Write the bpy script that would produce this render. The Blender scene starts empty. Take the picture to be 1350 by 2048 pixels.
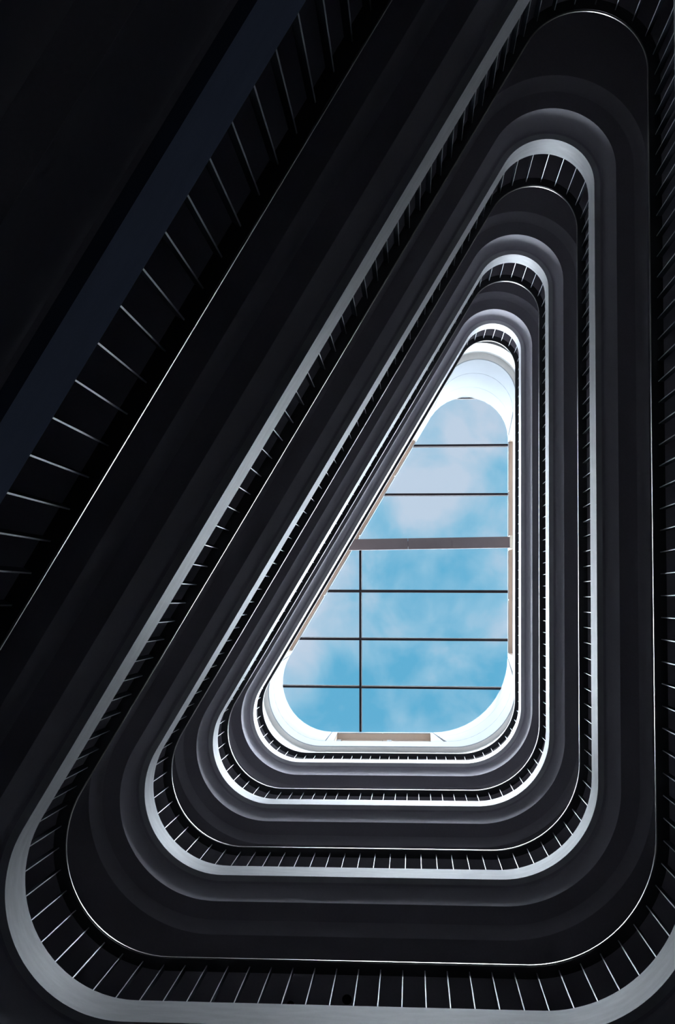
import bpy, math
from mathutils import Vector, Matrix

scene = bpy.context.scene
COL = scene.collection

# ---------------------------------------------------------------- camera
CAM_Z = 1.4                       # eye height above the ground floor
F_PX = 2000.0                     # focal length in pixels of the 1350x2048 frame
TILT_X, TILT_Y = 0.0875979515, -0.0740003754
Rx = Matrix.Rotation(TILT_X, 3, 'X')
Ry = Matrix.Rotation(TILT_Y, 3, 'Y')
Rc = Ry @ Rx                      # columns: picture right, picture down, view direction
cam_data = bpy.data.cameras.new('camera')
cam_data.sensor_fit = 'VERTICAL'
cam_data.sensor_height = 36.0
cam_data.lens = F_PX / 2048.0 * 36.0
cam_data.clip_start = 0.05
cam_data.clip_end = 200
cam = bpy.data.objects.new('camera', cam_data)
COL.objects.link(cam)
right, down, fwd = Rc.col[0], Rc.col[1], Rc.col[2]
m = Matrix.Identity(4)
for i in range(3):
    m[i][0], m[i][1], m[i][2] = right[i], -down[i], -fwd[i]
m.translation = (0, 0, CAM_Z)
cam.matrix_world = m
scene.camera = cam

# ---------------------------------------------------------------- sky
world = bpy.data.worlds.new('sky')
scene.world = world
world.use_nodes = True
nt = world.node_tree
nt.nodes.clear()
def N(tree, t, **kw):
    n = tree.nodes.new(t)
    for k, v in kw.items():
        setattr(n, k, v)
    return n
out = N(nt, 'ShaderNodeOutputWorld')
bg = N(nt, 'ShaderNodeBackground')
bg.inputs['Strength'].default_value = 1.0
tc = N(nt, 'ShaderNodeTexCoord')
n1 = N(nt, 'ShaderNodeTexNoise')
n1.inputs['Scale'].default_value = 13.0
n1.inputs['Detail'].default_value = 7.0
n1.inputs['Roughness'].default_value = 0.52
n1.inputs['Distortion'].default_value = 0.35
n2 = N(nt, 'ShaderNodeTexNoise')
n2.inputs['Scale'].default_value = 5.0
n2.inputs['Detail'].default_value = 3.0
mixn = N(nt, 'ShaderNodeMath', operation='MULTIPLY_ADD')
mixn.inputs[1].default_value = 0.55
sc2 = N(nt, 'ShaderNodeMath', operation='MULTIPLY')
sc2.inputs[1].default_value = 0.45
ramp = N(nt, 'ShaderNodeValToRGB')
cr = ramp.color_ramp
cr.elements[0].position = 0.41
cr.elements[0].color = (0.130, 0.445, 0.680, 1)
cr.elements[1].position = 0.61
cr.elements[1].color = (0.56, 0.66, 0.80, 1)
e = cr.elements.new(0.49)
e.color = (0.270, 0.545, 0.745, 1)
L = nt.links.new
L(tc.outputs['Generated'], n1.inputs['Vector'])
L(tc.outputs['Generated'], n2.inputs['Vector'])
L(n2.outputs[0], sc2.inputs[0])
L(n1.outputs[0], mixn.inputs[0])
L(sc2.outputs[0], mixn.inputs[2])
L(mixn.outputs[0], ramp.inputs['Fac'])
L(ramp.outputs['Color'], bg.inputs['Color'])
L(bg.outputs[0], out.inputs[0])

# ---------------------------------------------------------------- sun (disc widened to act as an added bright sky dome)
SUN_STRENGTH = 66.0
sd = bpy.data.lights.new('sun', 'SUN')
sd.energy = SUN_STRENGTH
sd.angle = math.radians(150)
sd.color = (0.86, 0.92, 1.0)
sun = bpy.data.objects.new('sun', sd)
COL.objects.link(sun)
sun.location = (0, 4, 40)
sun.rotation_euler = Vector((-0.02, -0.52, -1.0)).to_track_quat('-Z', 'Y').to_euler()

scene.view_settings.view_transform = 'Standard'
scene.view_settings.look = 'None'
scene.view_settings.gamma = 1.0
scene.view_settings.use_curve_mapping = False
scene.view_settings.exposure = 0.0

# ---------------------------------------------------------------- materials
def mat(name, col, rough=0.6, metallic=0.0, spec=0.5, vary=0.0, scale=6.0, stretch=(1, 1, 1), bump=0.0):
    mt = bpy.data.materials.new(name)
    mt.use_nodes = True
    t = mt.node_tree
    b = t.nodes['Principled BSDF']
    b.inputs['Roughness'].default_value = rough
    b.inputs['Metallic'].default_value = metallic
    b.inputs['Specular IOR Level'].default_value = spec
    b.inputs['Base Color'].default_value = (*col, 1)
    if vary or bump:
        c = N(t, 'ShaderNodeTexCoord')
        mp = N(t, 'ShaderNodeMapping')
        mp.inputs['Scale'].default_value = stretch
        nz = N(t, 'ShaderNodeTexNoise')
        nz.inputs['Scale'].default_value = scale
        nz.inputs['Detail'].default_value = 8
        nz.inputs['Roughness'].default_value = 0.62
        t.links.new(c.outputs['Object'], mp.inputs['Vector'])
        t.links.new(mp.outputs[0], nz.inputs['Vector'])
        if vary:
            r = N(t, 'ShaderNodeValToRGB')
            r.color_ramp.elements[0].position = 0.3
            r.color_ramp.elements[1].position = 0.7
            r.color_ramp.elements[0].color = (*[max(0, x * (1 - vary)) for x in col], 1)
            r.color_ramp.elements[1].color = (*[min(1, x * (1 + vary)) for x in col], 1)
            t.links.new(nz.outputs[0], r.inputs['Fac'])
            t.links.new(r.outputs[0], b.inputs['Base Color'])
        if bump:
            bp = N(t, 'ShaderNodeBump')
            bp.inputs['Strength'].default_value = bump
            bp.inputs['Distance'].default_value = 0.01
            t.links.new(nz.outputs[0], bp.inputs['Height'])
            t.links.new(bp.outputs[0], b.inputs['Normal'])
    return mt

M = {
    'shaded_fascia': mat('shaded_fascia_paint', (0.16, 0.19, 0.28), 0.9, spec=0.0, vary=0.06, scale=3.0, stretch=(1, 1, 4)),  # shade of the lowest storey put into the fascia colour
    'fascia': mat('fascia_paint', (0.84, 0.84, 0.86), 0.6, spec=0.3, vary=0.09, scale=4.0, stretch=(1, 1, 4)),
    'soffit': mat('soffit_plaster', (0.62, 0.585, 0.65), 0.9, spec=0.2, vary=0.06, scale=60, bump=0.15),
    'cove': mat('lit_cove_plaster', (0.74, 0.71, 0.77), 0.8, spec=0.1, vary=0.03, scale=30),  # soffit paint made lighter, standing in for light caught on the steps
    'walk': mat('dark_carpet', (0.06, 0.055, 0.06), 0.95, vary=0.2, scale=40),
    'ground': mat('dark_stone', (0.03, 0.03, 0.035), 0.6, vary=0.2, scale=5),
    'wall': mat('corridor_wall', (0.13, 0.125, 0.14), 0.9, vary=0.05, scale=4),
    'rail': mat('black_rail', (0.012, 0.012, 0.018), 0.45),
    'trim': mat('satin_steel_edge', (0.62, 0.60, 0.56), 0.35, metallic=0.9),
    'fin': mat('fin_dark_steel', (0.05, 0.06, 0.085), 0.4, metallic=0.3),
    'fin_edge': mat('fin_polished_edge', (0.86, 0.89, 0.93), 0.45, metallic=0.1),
    'panel': mat('pale_metal_panel', (0.385, 0.41, 0.44), 0.8, spec=0.0, vary=0.02, scale=2),
    'plaster': mat('white_plaster', (0.80, 0.80, 0.79), 0.8, spec=0.2, vary=0.02, scale=5),
    'ledge': mat('grey_ledge_plaster', (0.70, 0.68, 0.66), 0.9, spec=0.2, vary=0.03, scale=20),
    'recess': mat('beige_metal', (0.62, 0.50, 0.41), 0.6, vary=0.03, scale=3),
    'backing': mat('dark_joint', (0.02, 0.02, 0.02), 0.9),
    'mullion': mat('mullion_dark', (0.022, 0.018, 0.022), 0.7, spec=0.05),
    'mullion_edge': mat('mullion_pale', (0.07, 0.062, 0.06), 0.7, spec=0.05),
    'beam': mat('beam_cladding', (0.17, 0.14, 0.145), 0.8, spec=0.05, vary=0.04, scale=4),
    'bracket': mat('bracket_cream', (0.75, 0.70, 0.60), 0.6, vary=0.03, scale=9),
    'deck': mat('roof_membrane', (0.30, 0.30, 0.30), 0.9, vary=0.1, scale=6),
    'lamp': mat('downlight_black', (0.006, 0.006, 0.006), 0.4),
}
g = bpy.data.materials.new('skylight_glass')
g.use_nodes = True
t = g.node_tree
t.nodes.clear()
o_ = N(t, 'ShaderNodeOutputMaterial')
tr = N(t, 'ShaderNodeBsdfTransparent')
tr.inputs['Color'].default_value = (0.965, 0.985, 0.99, 1)
gl = N(t, 'ShaderNodeBsdfGlossy')
gl.inputs['Roughness'].default_value = 0.12
fr = N(t, 'ShaderNodeFresnel')
fr.inputs['IOR'].default_value = 1.18
mx = N(t, 'ShaderNodeMixShader')
t.links.new(fr.outputs[0], mx.inputs[0])
t.links.new(tr.outputs[0], mx.inputs[1])
t.links.new(gl.outputs[0], mx.inputs[2])
t.links.new(mx.outputs[0], o_.inputs[0])
M['glass'] = g

# ---------------------------------------------------------------- helpers
def link(name, mesh, material=None, parent=None, smooth=False, **props):
    if material is not None and not mesh.materials:
        mesh.materials.append(M[material])
    o = bpy.data.objects.new(name, mesh)
    COL.objects.link(o)
    if parent is not None:
        o.parent = parent
    for k, v in props.items():
        o[k] = v
    return o

def empty(name, loc=(0, 0, 0), **props):
    o = bpy.data.objects.new(name, None)
    o.location = loc
    o.empty_display_size = 0.2
    COL.objects.link(o)
    for k, v in props.items():
        o[k] = v
    return o

def meshdata(name, verts, faces, smooth_angle=None):
    me = bpy.data.meshes.new(name)
    me.from_pydata(verts, [], faces)
    me.update()
    if smooth_angle is not None:
        me.polygons.foreach_set('use_smooth', [True] * len(me.polygons))
        me.set_sharp_from_angle(angle=math.radians(smooth_angle))
    return me

# plan of the atrium void: three straight sides joined by three arcs
LINES = {'R': ((0.99987013, 0.01611565), 1.8921), 'B': ((0.00384246, 0.99999262), 2.8135), 'L': ((-0.85990538, -0.51045347), 1.5013)}
RADII = (0.99, 0.83, 0.503)        # lower right, lower left, apex
NA, NS = 28, 12                   # arc steps, straight steps

def arc_centre(a, b, da, db, r):
    (a1, a2), ca = LINES[a]
    (b1, b2), cb = LINES[b]
    ca, cb = ca + da - r, cb + db - r
    det = a1 * b2 - a2 * b1
    return ((ca * b2 - cb * a2) / det, (a1 * cb - b1 * ca) / det)

def outline(o=0.0, offs=None, radii=None):
    """closed loop of (x, y, nx, ny, segment, t); the same count for every offset"""
    oR, oB, oL = offs if offs else (o, o, o)
    r0, r1, r2 = radii if radii else tuple(r + o for r in RADII)
    d = {'R': oR, 'B': oB, 'L': oL}
    arcs = [('R', 'B', r0), ('B', 'L', r1), ('L', 'R', r2)]
    cs = []
    for a, b, r in arcs:
        c = arc_centre(a, b, d[a], d[b], r)
        aa = math.atan2(LINES[a][0][1], LINES[a][0][0])
        ab = math.atan2(LINES[b][0][1], LINES[b][0][0])
        while ab < aa:
            ab += 2 * math.pi
        cs.append((c, r, aa, ab))
    pts = []
    for k in range(3):
        pc, pr, _, pe = cs[k - 1]
        c, r, s, e_ = cs[k]
        p0 = (pc[0] + pr * math.cos(pe), pc[1] + pr * math.sin(pe))
        p1 = (c[0] + r * math.cos(s), c[1] + r * math.sin(s))
        n = (math.cos(s), math.sin(s))
        for i in range(NS):
            q = i / NS
            pts.append((p0[0] + (p1[0] - p0[0]) * q, p0[1] + (p1[1] - p0[1]) * q, n[0], n[1], 'RBL'[k], q))
        for i in range(NA):
            q = i / NA
            an = s + (e_ - s) * q
            pts.append((c[0] + r * math.cos(an), c[1] + r * math.sin(an), math.cos(an), math.sin(an), ('RB', 'BL', 'LR')[k], q))
    return pts

def ring_solid(name, profile, z0, material, parent=None, smooth=35, **props):
    """sweep a closed (offset, height) profile round the void"""
    loops = [outline(o) for o, z in profile]
    n, k = len(loops[0]), len(profile)
    verts = []
    for j, (o, z) in enumerate(profile):
        verts += [(p[0], p[1], z0 + z) for p in loops[j]]
    faces = []
    for j in range(k):
        j2 = (j + 1) % k
        for i in range(n):
            i2 = (i + 1) % n
            faces.append((j * n + i, j * n + i2, j2 * n + i2, j2 * n + i))
    return link(name, meshdata(name, verts, faces, smooth), material, parent, **props)

def box_mesh(name, x0, x1, y0, y1, z0, z1):
    v = [(x, y, z) for z in (z0, z1) for x, y in ((x0, y0), (x1, y0), (x1, y1), (x0, y1))]
    f = [(3, 2, 1, 0), (4, 5, 6, 7), (0, 1, 5, 4), (1, 2, 6, 5), (2, 3, 7, 6), (3, 0, 4, 7)]
    return meshdata(name, v, f)

def prism(name, poly, z0, z1):
    n = len(poly)
    v = [(x, y, z0) for x, y in poly] + [(x, y, z1) for x, y in poly]
    f = [tuple(range(n - 1, -1, -1)), tuple(range(n, 2 * n))]
    f += [(i, (i + 1) % n, n + (i + 1) % n, n + i) for i in range(n)]
    return meshdata(name, v, f)

# ---------------------------------------------------------------- storey heights
FLOOR_H = 3.6
H4 = 4.90621493 * FLOOR_H + CAM_Z
LEVELS = [H4 - (4 - n) * FLOOR_H for n in range(5)]      # underside of each balcony edge
WALK = 2.2                                               # walkway width to the corridor walls
FASCIA = 0.36
RAIL_TOP = 1.308
def hz(h):
    return CAM_Z + h

# ---------------------------------------------------------------- setting: ground, walls
gp = [(p[0], p[1]) for p in outline(WALK + 0.4)]
link('floor', prism('floor', gp, -0.2, 0.0), 'ground', kind='structure')

def wall_part(name, keep):
    a, b = outline(WALK), outline(WALK + 0.2)
    n = len(a)
    idx = [i for i in range(n) if keep(a[i][4], a[i][5])]
    # rotate so the run is contiguous
    for s in range(len(idx)):
        if (idx[s - 1] + 1) % n != idx[s]:
            idx = idx[s:] + idx[:s]
            break
    idx.append((idx[-1] + 1) % n)
    v, f = [], []
    top = hz(23.42)
    for i in idx:
        v += [(a[i][0], a[i][1], 0), (a[i][0], a[i][1], top), (b[i][0], b[i][1], top), (b[i][0], b[i][1], 0)]
    for s in range(len(idx) - 1):
        q = 4 * s
        for e1, e2 in ((0, 1), (1, 2), (2, 3), (3, 0)):
            f.append((q + e1, q + e2, q + 4 + e2, q + 4 + e1))
    f += [(0, 1, 2, 3), (4 * (len(idx) - 1) + 3, 4 * (len(idx) - 1) + 2, 4 * (len(idx) - 1) + 1, 4 * (len(idx) - 1))]
    return link(name, meshdata(name, v, f, 35), 'wall', kind='structure')
wall_part('wall_right', lambda s, q: s == 'R' or (s == 'RB' and q < .5) or (s == 'LR' and q >= .5))
wall_part('wall_front', lambda s, q: s == 'B' or (s == 'RB' and q >= .5) or (s == 'BL' and q < .5))
wall_part('wall_left', lambda s, q: s == 'L' or (s == 'BL' and q >= .5) or (s == 'LR' and q < .5))

# ---------------------------------------------------------------- balconies
S2_O, S2_Z = 0.150, -0.380
S1_O, S1_Z = 0.412, -0.556
def cove(o0, z0, o1, z1, k=10):
    return [(o0 + (o1 - o0) * math.sin(math.pi / 2 * i / k), z0 + (z1 - z0) * (1 - math.cos(math.pi / 2 * i / k))) for i in range(k + 1)]

WHERE = ['lowest balcony ring, dark and cut off at the upper left',
         'second balcony ring from below, wide grey edge along the picture bottom',
         'third balcony ring from below, pale grey edge with darker stepped underside',
         'fourth balcony ring from below, whitish edge second nearest the skylight',
         'topmost balcony ring with bright white edge, nearest the skylight']
RWHERE = ['fin railing with dark handrail on the lowest balcony at the upper left',
          'fin railing with dark handrail on the second balcony from below, along the picture bottom',
          'fin railing with dark handrail on the third balcony from below',
          'fin railing with dark handrail on the fourth balcony from below',
          'fin railing on the topmost balcony, smallest and nearest the skylight']

fin_mesh = edge_mesh = None
def baluster_spots(spacing=0.1735, off=0.078):
    pts = outline(off)
    n = len(pts)
    # start on the front side at x = -0.09
    cum, tot = [0.0], 0.0
    for i in range(n):
        a, b = pts[i], pts[(i + 1) % n]
        tot += math.hypot(b[0] - a[0], b[1] - a[1])
        cum.append(tot)
    s0 = 0.0
    for i in range(n):
        a, b = pts[i], pts[(i + 1) % n]
        if a[4] == 'B' and (a[0] + 0.09) * (b[0] + 0.09) <= 0:
            s0 = cum[i] + (cum[i + 1] - cum[i]) * (a[0] + 0.09) / (a[0] - b[0])
    cnt = round(tot / spacing)
    res = []
    for k in range(cnt):
        s = (s0 + k * tot / cnt) % tot
        i = max(j for j in range(n) if cum[j] <= s)
        a, b = pts[i], pts[(i + 1) % n]
        q = (s - cum[i]) / (cum[i + 1] - cum[i])
        nx, ny = a[2] + (b[2] - a[2]) * q, a[3] + (b[3] - a[3]) * q
        if a[4] in 'RBL':
            nx, ny = a[2], a[3]
        res.append((a[0] + (b[0] - a[0]) * q, a[1] + (b[1] - a[1]) * q, math.atan2(ny, nx)))
    return res
SPOTS = baluster_spots()

for n, z in enumerate(LEVELS):
    b = empty('balcony', (0, 0, z), label=WHERE[n], category='balcony', group='stacked balcony rings')
    ring_solid('fascia', [(0, 0), (0, FASCIA), (0.06, FASCIA), (0.06, 0)], 0, 'fascia' if n else 'shaded_fascia', b, label='pale edge band' if n else 'edge band coloured dark for shade')
    ring_solid('soffit', [(0.06, 0), (0.06, 0.05), (0.085, 0.05), (0.085, 0)], 0, 'soffit', b)
    ring_solid('cove', cove(0.085, 0, S2_O, S2_Z, 16) + [(S2_O + 0.004, S2_Z), (S2_O + 0.004, 0.05), (0.085, 0.05)], 0, 'cove', b)
    ring_solid('soffit', [(S2_O + 0.004, S2_Z), (S2_O + 0.004, -0.3), (0.33, -0.3), (0.33, S2_Z)], 0, 'soffit', b)
    ring_solid('cove', cove(0.33, S2_Z, S1_O, S1_Z) + [(S1_O + 0.004, S1_Z), (S1_O + 0.004, -0.3), (0.33, -0.3)], 0, 'cove', b)
    ring_solid('soffit', [(S1_O + 0.004, S1_Z), (S1_O + 0.004, S1_Z + .08), (WALK, S1_Z + .08), (WALK, S1_Z)], 0, 'soffit', b)
    ring_solid('walkway', [(0.06, 0.24), (0.06, 0.30), (WALK, 0.30), (WALK, 0.24)], 0, 'walk', b)

    r = empty('railing', (0, 0, z + FASCIA), label=RWHERE[n], category='railing', group='railings of the balcony rings')
    zt = RAIL_TOP - FASCIA
    ring_solid('handrail', [(0.031, zt - 0.03), (0.031, zt), (0.126, zt), (0.126, zt - 0.03)], 0, 'rail', r, label='dark flat handrail')
    ring_solid('edge_trim', [(0.025, zt - 0.013), (0.025, zt), (0.031, zt), (0.031, zt - 0.013)], 0, 'trim', r, label='thin bright metal edge')
    for x, y, an in SPOTS:
        if fin_mesh is None:
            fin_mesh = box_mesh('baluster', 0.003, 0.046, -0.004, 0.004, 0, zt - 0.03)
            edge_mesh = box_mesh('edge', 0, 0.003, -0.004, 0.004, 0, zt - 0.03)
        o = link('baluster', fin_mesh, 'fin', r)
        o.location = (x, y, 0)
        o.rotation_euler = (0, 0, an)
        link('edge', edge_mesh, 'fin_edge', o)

# ---------------------------------------------------------------- roof: ceiling ring, riser, ledge
H_A, H_B, H_C, H_D = 20.75, 21.6, 21.6, 23.4
def loop_solid(name, loops, material, parent=None, smooth=35, **props):
    """loops: list of (outline, z) forming a closed profile"""
    n = len(loops[0][0])
    verts, faces = [], []
    for pts, z in loops:
        verts += [(p[0], p[1], z) for p in pts]
    k = len(loops)
    for j in range(k):
        j2 = (j + 1) % k
        for i in range(n):
            i2 = (i + 1) % n
            faces.append((j * n + i, j * n + i2, j2 * n + i2, j2 * n + i))
    return link(name, meshdata(name, verts, faces, smooth), material, parent, **props)

OUT_B = outline(offs=(0.42, 0.40, 0.42), radii=(1.42, 1.25, 0.912))
OUT_B2 = outline(offs=(0.50, 0.48, 0.50), radii=(1.50, 1.33, 0.992))
OUT_C = outline(offs=(0.31, 0.28, 0.30), radii=(1.30, 1.13, 0.81))
OUT_D = outline(offs=(0.31, 0.22, 0.285), radii=(1.74, 1.15, 0.97))
OUT_W = outline(WALK)
OUT_C2 = outline(offs=(0.33, 0.30, 0.32), radii=(1.32, 1.15, 0.83))
ceil = empty('ceiling', (0, 0, 0), kind='structure')
loop_solid('soffit', [(OUT_B2, hz(H_A)), (OUT_B2, hz(H_A) + .08), (OUT_W, hz(H_A) + .08), (OUT_W, hz(H_A))], 'soffit', ceil)
loop_solid('riser', [(OUT_B, hz(H_A)), (OUT_B, hz(H_B)), (OUT_B2, hz(H_B)), (OUT_B2, hz(H_A))], 'plaster', ceil)
loop_solid('ledge', [(OUT_C2, hz(H_B)), (OUT_C2, hz(H_B) + .05), (OUT_B2, hz(H_B) + .05), (OUT_B2, hz(H_B))], 'ledge', ceil)

# curb wall between the ledge and the skylight: a loft from outline C to outline D
def seg_points(o, seg):
    n = len(o)
    idx = [i for i in range(n) if o[i][4] == seg]
    idx.append((idx[-1] + 1) % n)
    return [(o[i][0], o[i][1]) for i in idx]
REMAP = {}                         # straight sides: keep the slot ends plumb
def along(pts, q):
    k = len(pts) - 1
    f = min(max(q, 0), 1) * k
    i = min(int(f), k - 1)
    f -= i
    return i, [pts[i][a] + (pts[i + 1][a] - pts[i][a]) * f for a in (0, 1)]
def at(seg, q, v, push=0.0):
    pc, pd = seg_points(OUT_C, seg), seg_points(OUT_D, seg)
    qc = min(max(q, 0), 1)
    if seg in REMAP:
        ks = REMAP[seg]
        for (a0, b0), (a1, b1) in zip(ks, ks[1:]):
            if a0 <= qc <= a1:
                qc = b0 + (b1 - b0) * (qc - a0) / (a1 - a0)
                break
    _, c = along(pc, qc)
    i, d = along(pd, q)
    x, y = c[0] + (d[0] - c[0]) * v, c[1] + (d[1] - c[1]) * v
    if push:
        tx, ty = pd[i + 1][0] - pd[i][0], pd[i + 1][1] - pd[i][1]
        l = math.hypot(tx, ty)
        x, y = x + ty / l * push, y - tx / l * push
    return (x, y, hz(H_C + (H_D - H_C) * v))
def patch(name, seg, q0, q1, v0, v1, material, parent, thick=0.02, push=0.0, **props):
    steps = 14 if len(seg) == 2 else 4
    k = max(2, round(steps * (q1 - q0)) + 1)
    verts = []
    for pz in (push, push + thick):
        for v in (v0, v1):
            verts += [at(seg, q0 + (q1 - q0) * i / (k - 1), v, pz) for i in range(k)]
    A, B_, C_, D_ = 0, k, 2 * k, 3 * k
    faces = []
    for i in range(k - 1):
        faces += [(A + i, A + i + 1, B_ + i + 1, B_ + i), (C_ + i, D_ + i, D_ + i + 1, C_ + i + 1),
                  (A + i, C_ + i, C_ + i + 1, A + i + 1), (B_ + i, B_ + i + 1, D_ + i + 1, D_ + i)]
    faces += [(A, B_, D_, C_), (A + k - 1, C_ + k - 1, D_ + k - 1, B_ + k - 1)]
    return link(name, meshdata(name, verts, faces, 35), material, parent, **props)

curb = empty('wall_curb', (0, 0, 0), kind='structure')
V0, V1, V2 = 0.333, 0.70, 0.95
# plain lower band, all round
loop = []
n = len(OUT_C)
mid = [(OUT_C[i][0] + (OUT_D[i][0] - OUT_C[i][0]) * V0, OUT_C[i][1] + (OUT_D[i][1] - OUT_C[i][1]) * V0) for i in range(n)]
mid2 = [(m_[0] + OUT_C[i][2] * .02, m_[1] + OUT_C[i][3] * .02) for i, m_ in enumerate(mid)]
loop_solid('lower_band', [(OUT_C, hz(H_C)), (mid, hz(H_C + (H_D - H_C) * V0)), (mid2, hz(H_C + (H_D - H_C) * V0)), (OUT_C2, hz(H_C))], 'panel', curb)
J = 0.004
for seg in ('RB', 'BL', 'LR'):
    patch('panel', seg, 0.0 + J, 1 - J, V0 + .003, V1 - .002, 'panel', curb)
    patch('panel', seg, 0.0 + J, 1 - J, V1 + .002, 1.0, 'panel', curb)
    patch('joint_backing', seg, 0.0, 1.0, V0, 1.0, 'backing', curb, thick=0.01, push=0.025)
def param(seg, x, y, o=None):
    p = seg_points(o or OUT_D, seg)
    a, b = p[0], p[-1]
    dx, dy = b[0] - a[0], b[1] - a[1]
    return ((x - a[0]) * dx + (y - a[1]) * dy) / (dx * dx + dy * dy)
SLOT = {'R': (param('R', 2.27, -3.83), param('R', 2.19, 1.24)),
        'B': (param('B', 0.60, 3.09), param('B', -1.73, 3.11)),
        'L': (param('L', -2.84, 1.295), param('L', 0.23, -3.62))}
SEAMS = {'R': [param('R', 2.2, -2.52), param('R', 2.2, -1.39), param('R', 2.2, -1.14), param('R', 2.2, 0.0)],
         'B': [param('B', -0.69, 3.0)],
         'L': [0.25, 0.5, 0.75]}
for seg in 'RBL':
    q0, q1 = sorted(SLOT[seg])
    q0, q1 = max(q0, 0.02), min(q1, 0.98)
    pd = seg_points(OUT_D, seg)
    REMAP[seg] = [(0, 0)] + [(q, param(seg, *along(pd, q)[1], OUT_C)) for q in (q0, q1)] + [(1, 1)]
    # end panels beside the slot
    patch('panel', seg, J, q0, V0 + .003, V1 - .002, 'panel', curb)
    patch('panel', seg, J, q0, V1 + .002, 1.0, 'panel', curb)
    patch('panel', seg, q1, 1 - J, V0 + .003, V1 - .002, 'panel', curb)
    patch('panel', seg, q1, 1 - J, V1 + .002, 1.0, 'panel', curb)
    patch('joint_backing', seg, 0, q0, V0, 1.0, 'backing', curb, thick=0.01, push=0.025)
    patch('joint_backing', seg, q1, 1, V0, 1.0, 'backing', curb, thick=0.01, push=0.025)
    # head strip and the recess behind the slot
    cuts = [q0] + [s for s in SEAMS[seg] if q0 + .02 < s < q1 - .02] + [q1]
    for a, b in zip(cuts, cuts[1:]):
        ja = J * .6
        patch('head_panel', seg, a + ja, b - ja, V2, 1.0, 'panel', curb)
        patch('recess_panel', seg, a + ja, b - ja, V0 - .02, 1.0, 'recess', curb, thick=0.015, push=0.16)
    patch('recess_sill', seg, q0, q1, V0 - .03, V0 - .005, 'panel', curb, thick=0.17, push=0.02)
    patch('recess_head', seg, q0, q1, V2 + .015, 1.0, 'recess', curb, thick=0.15, push=0.022)
    for a, b in ((q0 - .006, q0), (q1, q1 + .006)):
        patch('recess_jamb', seg, a, b, V0 - .02, 1.0, 'recess', curb, thick=0.16, push=0.02)

# small clips on the sill of the front recess
for x in (-1.64, -0.52, 0.53):
    q = param('B', x, 3.05)
    cx, cy, cz = at('B', q, V0, 0.05)
    o = link('sill_clip', box_mesh('sill_clip', -.05, .05, -.025, .025, -.02, .42), 'backing', curb)
    o.location = (cx, cy, cz)

# roof deck outside the skylight closes the building
OUT_DECK = outline(WALK + 0.2)
OUT_D2 = outline(offs=(0.33, 0.24, 0.305), radii=(1.76, 1.17, 0.99))
loop_solid('ceiling_deck', [(OUT_D2, hz(23.40)), (OUT_D2, hz(23.47)), (OUT_DECK, hz(23.55)), (OUT_DECK, hz(23.42))], 'deck', kind='structure')

# ---------------------------------------------------------------- skylight
sky = empty('skylight', (0, 0, hz(H_D)), label='rounded triangular glass skylight with dark bars showing cloudy blue sky', category='skylight')
POLY = [(p[0], p[1]) for p in outline(offs=(0.36, 0.27, 0.335), radii=(1.79, 1.20, 1.02))]
SL = 0.004                       # bars run almost square to the straight right side
def clip(poly, a, b, c):           # keep a*x + b*y <= c
    res = []
    for i in range(len(poly)):
        p, q = poly[i], poly[(i + 1) % len(poly)]
        dp, dq = a * p[0] + b * p[1] - c, a * q[0] + b * q[1] - c
        if dp <= 0:
            res.append(p)
        if dp * dq < 0:
            s = dp / (dp - dq)
            res.append((p[0] + (q[0] - p[0]) * s, p[1] + (q[1] - p[1]) * s))
    return res
def yline(y, x0=0.9):              # the line y + SL*(x-x0): returns a, b, c
    return (-SL, 1.0, y - SL * x0)
Y_APEX = -4.725
bars = [-3.612, -2.458, -0.194, 0.916, 2.022]
Y_BEAM = -1.300
rows = [Y_APEX] + bars[:2] + [Y_BEAM] + bars[2:] + [3.4]
X_BAR = -1.199
def span(y, pad=0.0):
    a, b, c = yline(y)
    xs = []
    P2 = [(p[0], p[1]) for p in OUT_D2]
    for i in range(len(P2)):
        p, q = P2[i], P2[(i + 1) % len(P2)]
        dp, dq = a * p[0] + b * p[1] - c, a * q[0] + b * q[1] - c
        if dp * dq < 0:
            s = dp / (dp - dq)
            xs.append(p[0] + (q[0] - p[0]) * s)
    return min(xs) - pad, max(xs) + pad
ZG = hz(23.50) - hz(H_D)
for i in range(len(rows) - 1):
    lo, hi = yline(rows[i]), yline(rows[i + 1])
    cell = clip(clip(POLY, *hi), -lo[0], -lo[1], -lo[2])
    parts = [cell]
    if rows[i] >= Y_BEAM:
        parts = [clip(cell, 1, 0, X_BAR), clip(cell, -1, 0, -X_BAR)]
    for c in parts:
        if len(c) > 2:
            link('pane', prism('pane', c, ZG, ZG + 0.012), 'glass', sky)
def bar(y, w0=0.048, w1=0.066):
    x0, x1 = span(y, 0.02)
    L_ = x1 - x0
    xm = (x0 + x1) / 2
    ym = y + SL * (xm - 0.9)
    o = link('mullion', box_mesh('mullion', -L_ / 2, L_ / 2, -w1 / 2, w1 / 2, 0.055, 0.10), 'mullion_edge', sky)
    o.location = (xm, ym, 0)
    o.rotation_euler = (0, 0, math.atan(SL))
    link('cap', box_mesh('cap', -L_ / 2, L_ / 2, -w0 / 2, w0 / 2, -0.03, 0.055), 'mullion', o)
for y in bars:
    bar(y)
ya = Y_BEAM + SL * (X_BAR - .9)
yb = 3.03
o = link('mullion', box_mesh('mullion', -0.031, 0.031, ya + .1, yb, 0.056, 0.099), 'mullion_edge', sky)
o.location = (X_BAR, 0, 0)
o.rotation_euler = (0, 0, 0.001)
link('cap', box_mesh('cap', -0.023, 0.023, ya + .1, yb, -0.029, 0.054), 'mullion', o)
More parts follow.
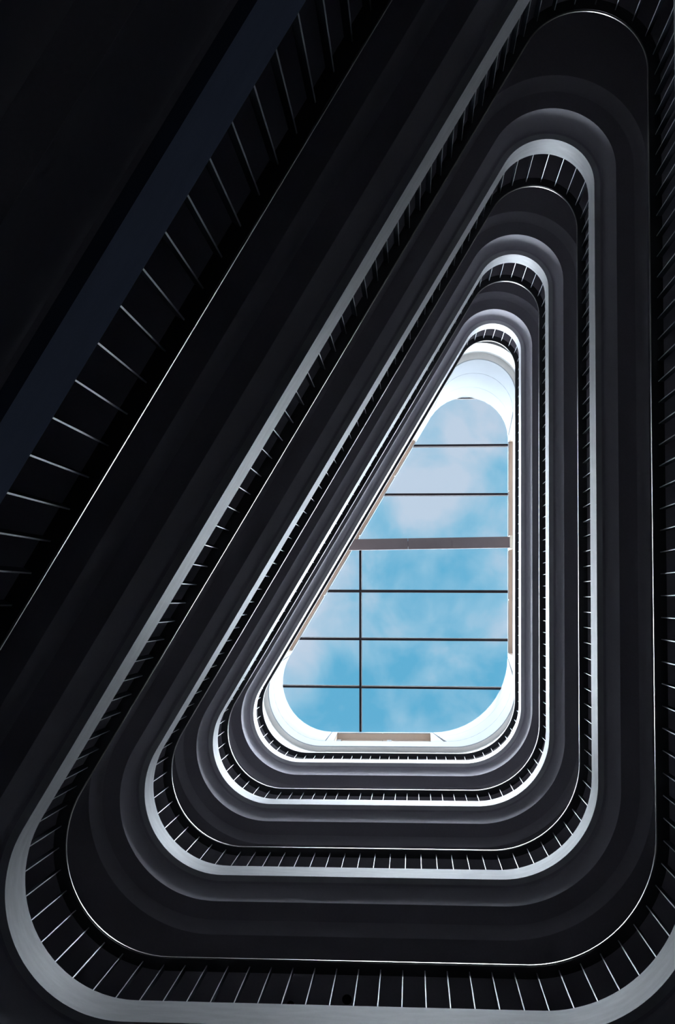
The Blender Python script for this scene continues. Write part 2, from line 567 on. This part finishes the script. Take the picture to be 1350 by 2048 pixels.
# straight end frame at the apex and the dark infill behind it
xa0, xa1 = span(Y_APEX, 0.02)
o = link('end_frame', box_mesh('end_frame', xa0, xa1, Y_APEX - .035, Y_APEX + .005, 0.0, 0.10), 'mullion_edge', sky)
a, b, c = yline(Y_APEX)
seg_poly = clip(POLY, 0, 1, Y_APEX - .02)
if len(seg_poly) > 2:
    link('infill', prism('infill', seg_poly, 0.06, 0.10), 'mullion', sky)

# cross beam under the glass, clad in three panels
beam = empty('roof_beam', (0, 0, hz(22.6)), label='wide grey brown clad beam crossing the skylight', category='beam')
bx0, bx1 = -1.42, 2.21
seams = [bx0, -0.08, 0.907, bx1]
BS = -0.0122
for a, b in zip(seams, seams[1:]):
    xm = (a + b) / 2
    o = link('cladding_panel', box_mesh('cladding_panel', -(b - a) / 2 + .003, (b - a) / 2 - .003, -0.124, 0.124, 0, 0.16), 'beam', beam)
    o.location = (xm, -1.272 + BS * (xm - .9), 0)
    o.rotation_euler = (0, 0, math.atan(BS))
o = link('core', box_mesh('core', -1.78, 1.80, -0.06, 0.06, 0.01, 0.86), 'backing', beam)
o.location = (0.40, -1.272 + BS * (0.40 - .9), 0)
o.rotation_euler = (0, 0, math.atan(BS))
for x, w in ((2.225, .03), (-1.47, .03)):
    o = link('bracket', box_mesh('bracket', -w, w, -0.15, 0.15, -0.02, 0.36), 'bracket', beam)
    o.location = (x, -1.272 + BS * (x - .9), 0)
    o.rotation_euler = (0, 0, 0.0 if x > 0 else math.radians(30.7))

# ---------------------------------------------------------------- recessed downlights in the soffit seen through the second railing
def downlight(x, y, r, label):
    root = empty('recessed_downlight', (x, y, LEVELS[2] + S1_Z), label=label, category='downlight', group='recessed ceiling downlights')
    k = 20
    v, f = [], []
    for rr, z in ((r, 0), (r, -0.006), (r * .8, -0.006), (r * .8, 0)):
        v += [(rr * math.cos(2 * math.pi * i / k), rr * math.sin(2 * math.pi * i / k), z) for i in range(k)]
    for j in range(4):
        for i in range(k):
            f.append((j * k + i, j * k + (i + 1) % k, ((j + 1) % 4) * k + (i + 1) % k, ((j + 1) % 4) * k + i))
    link('bezel', meshdata('bezel', v, f, 35), 'lamp', root)
    c = [(r * .8 * math.cos(2 * math.pi * i / k), r * .8 * math.sin(2 * math.pi * i / k)) for i in range(k)]
    link('lens', prism('lens', c, -0.003, 0.0), 'lamp', root)
downlight(-1.185, 3.866, 0.035, 'smaller dark ceiling downlight seen between fins at lower left of centre')
downlight(-0.643, 3.804, 0.047, 'larger dark ceiling downlight seen between fins at picture bottom')
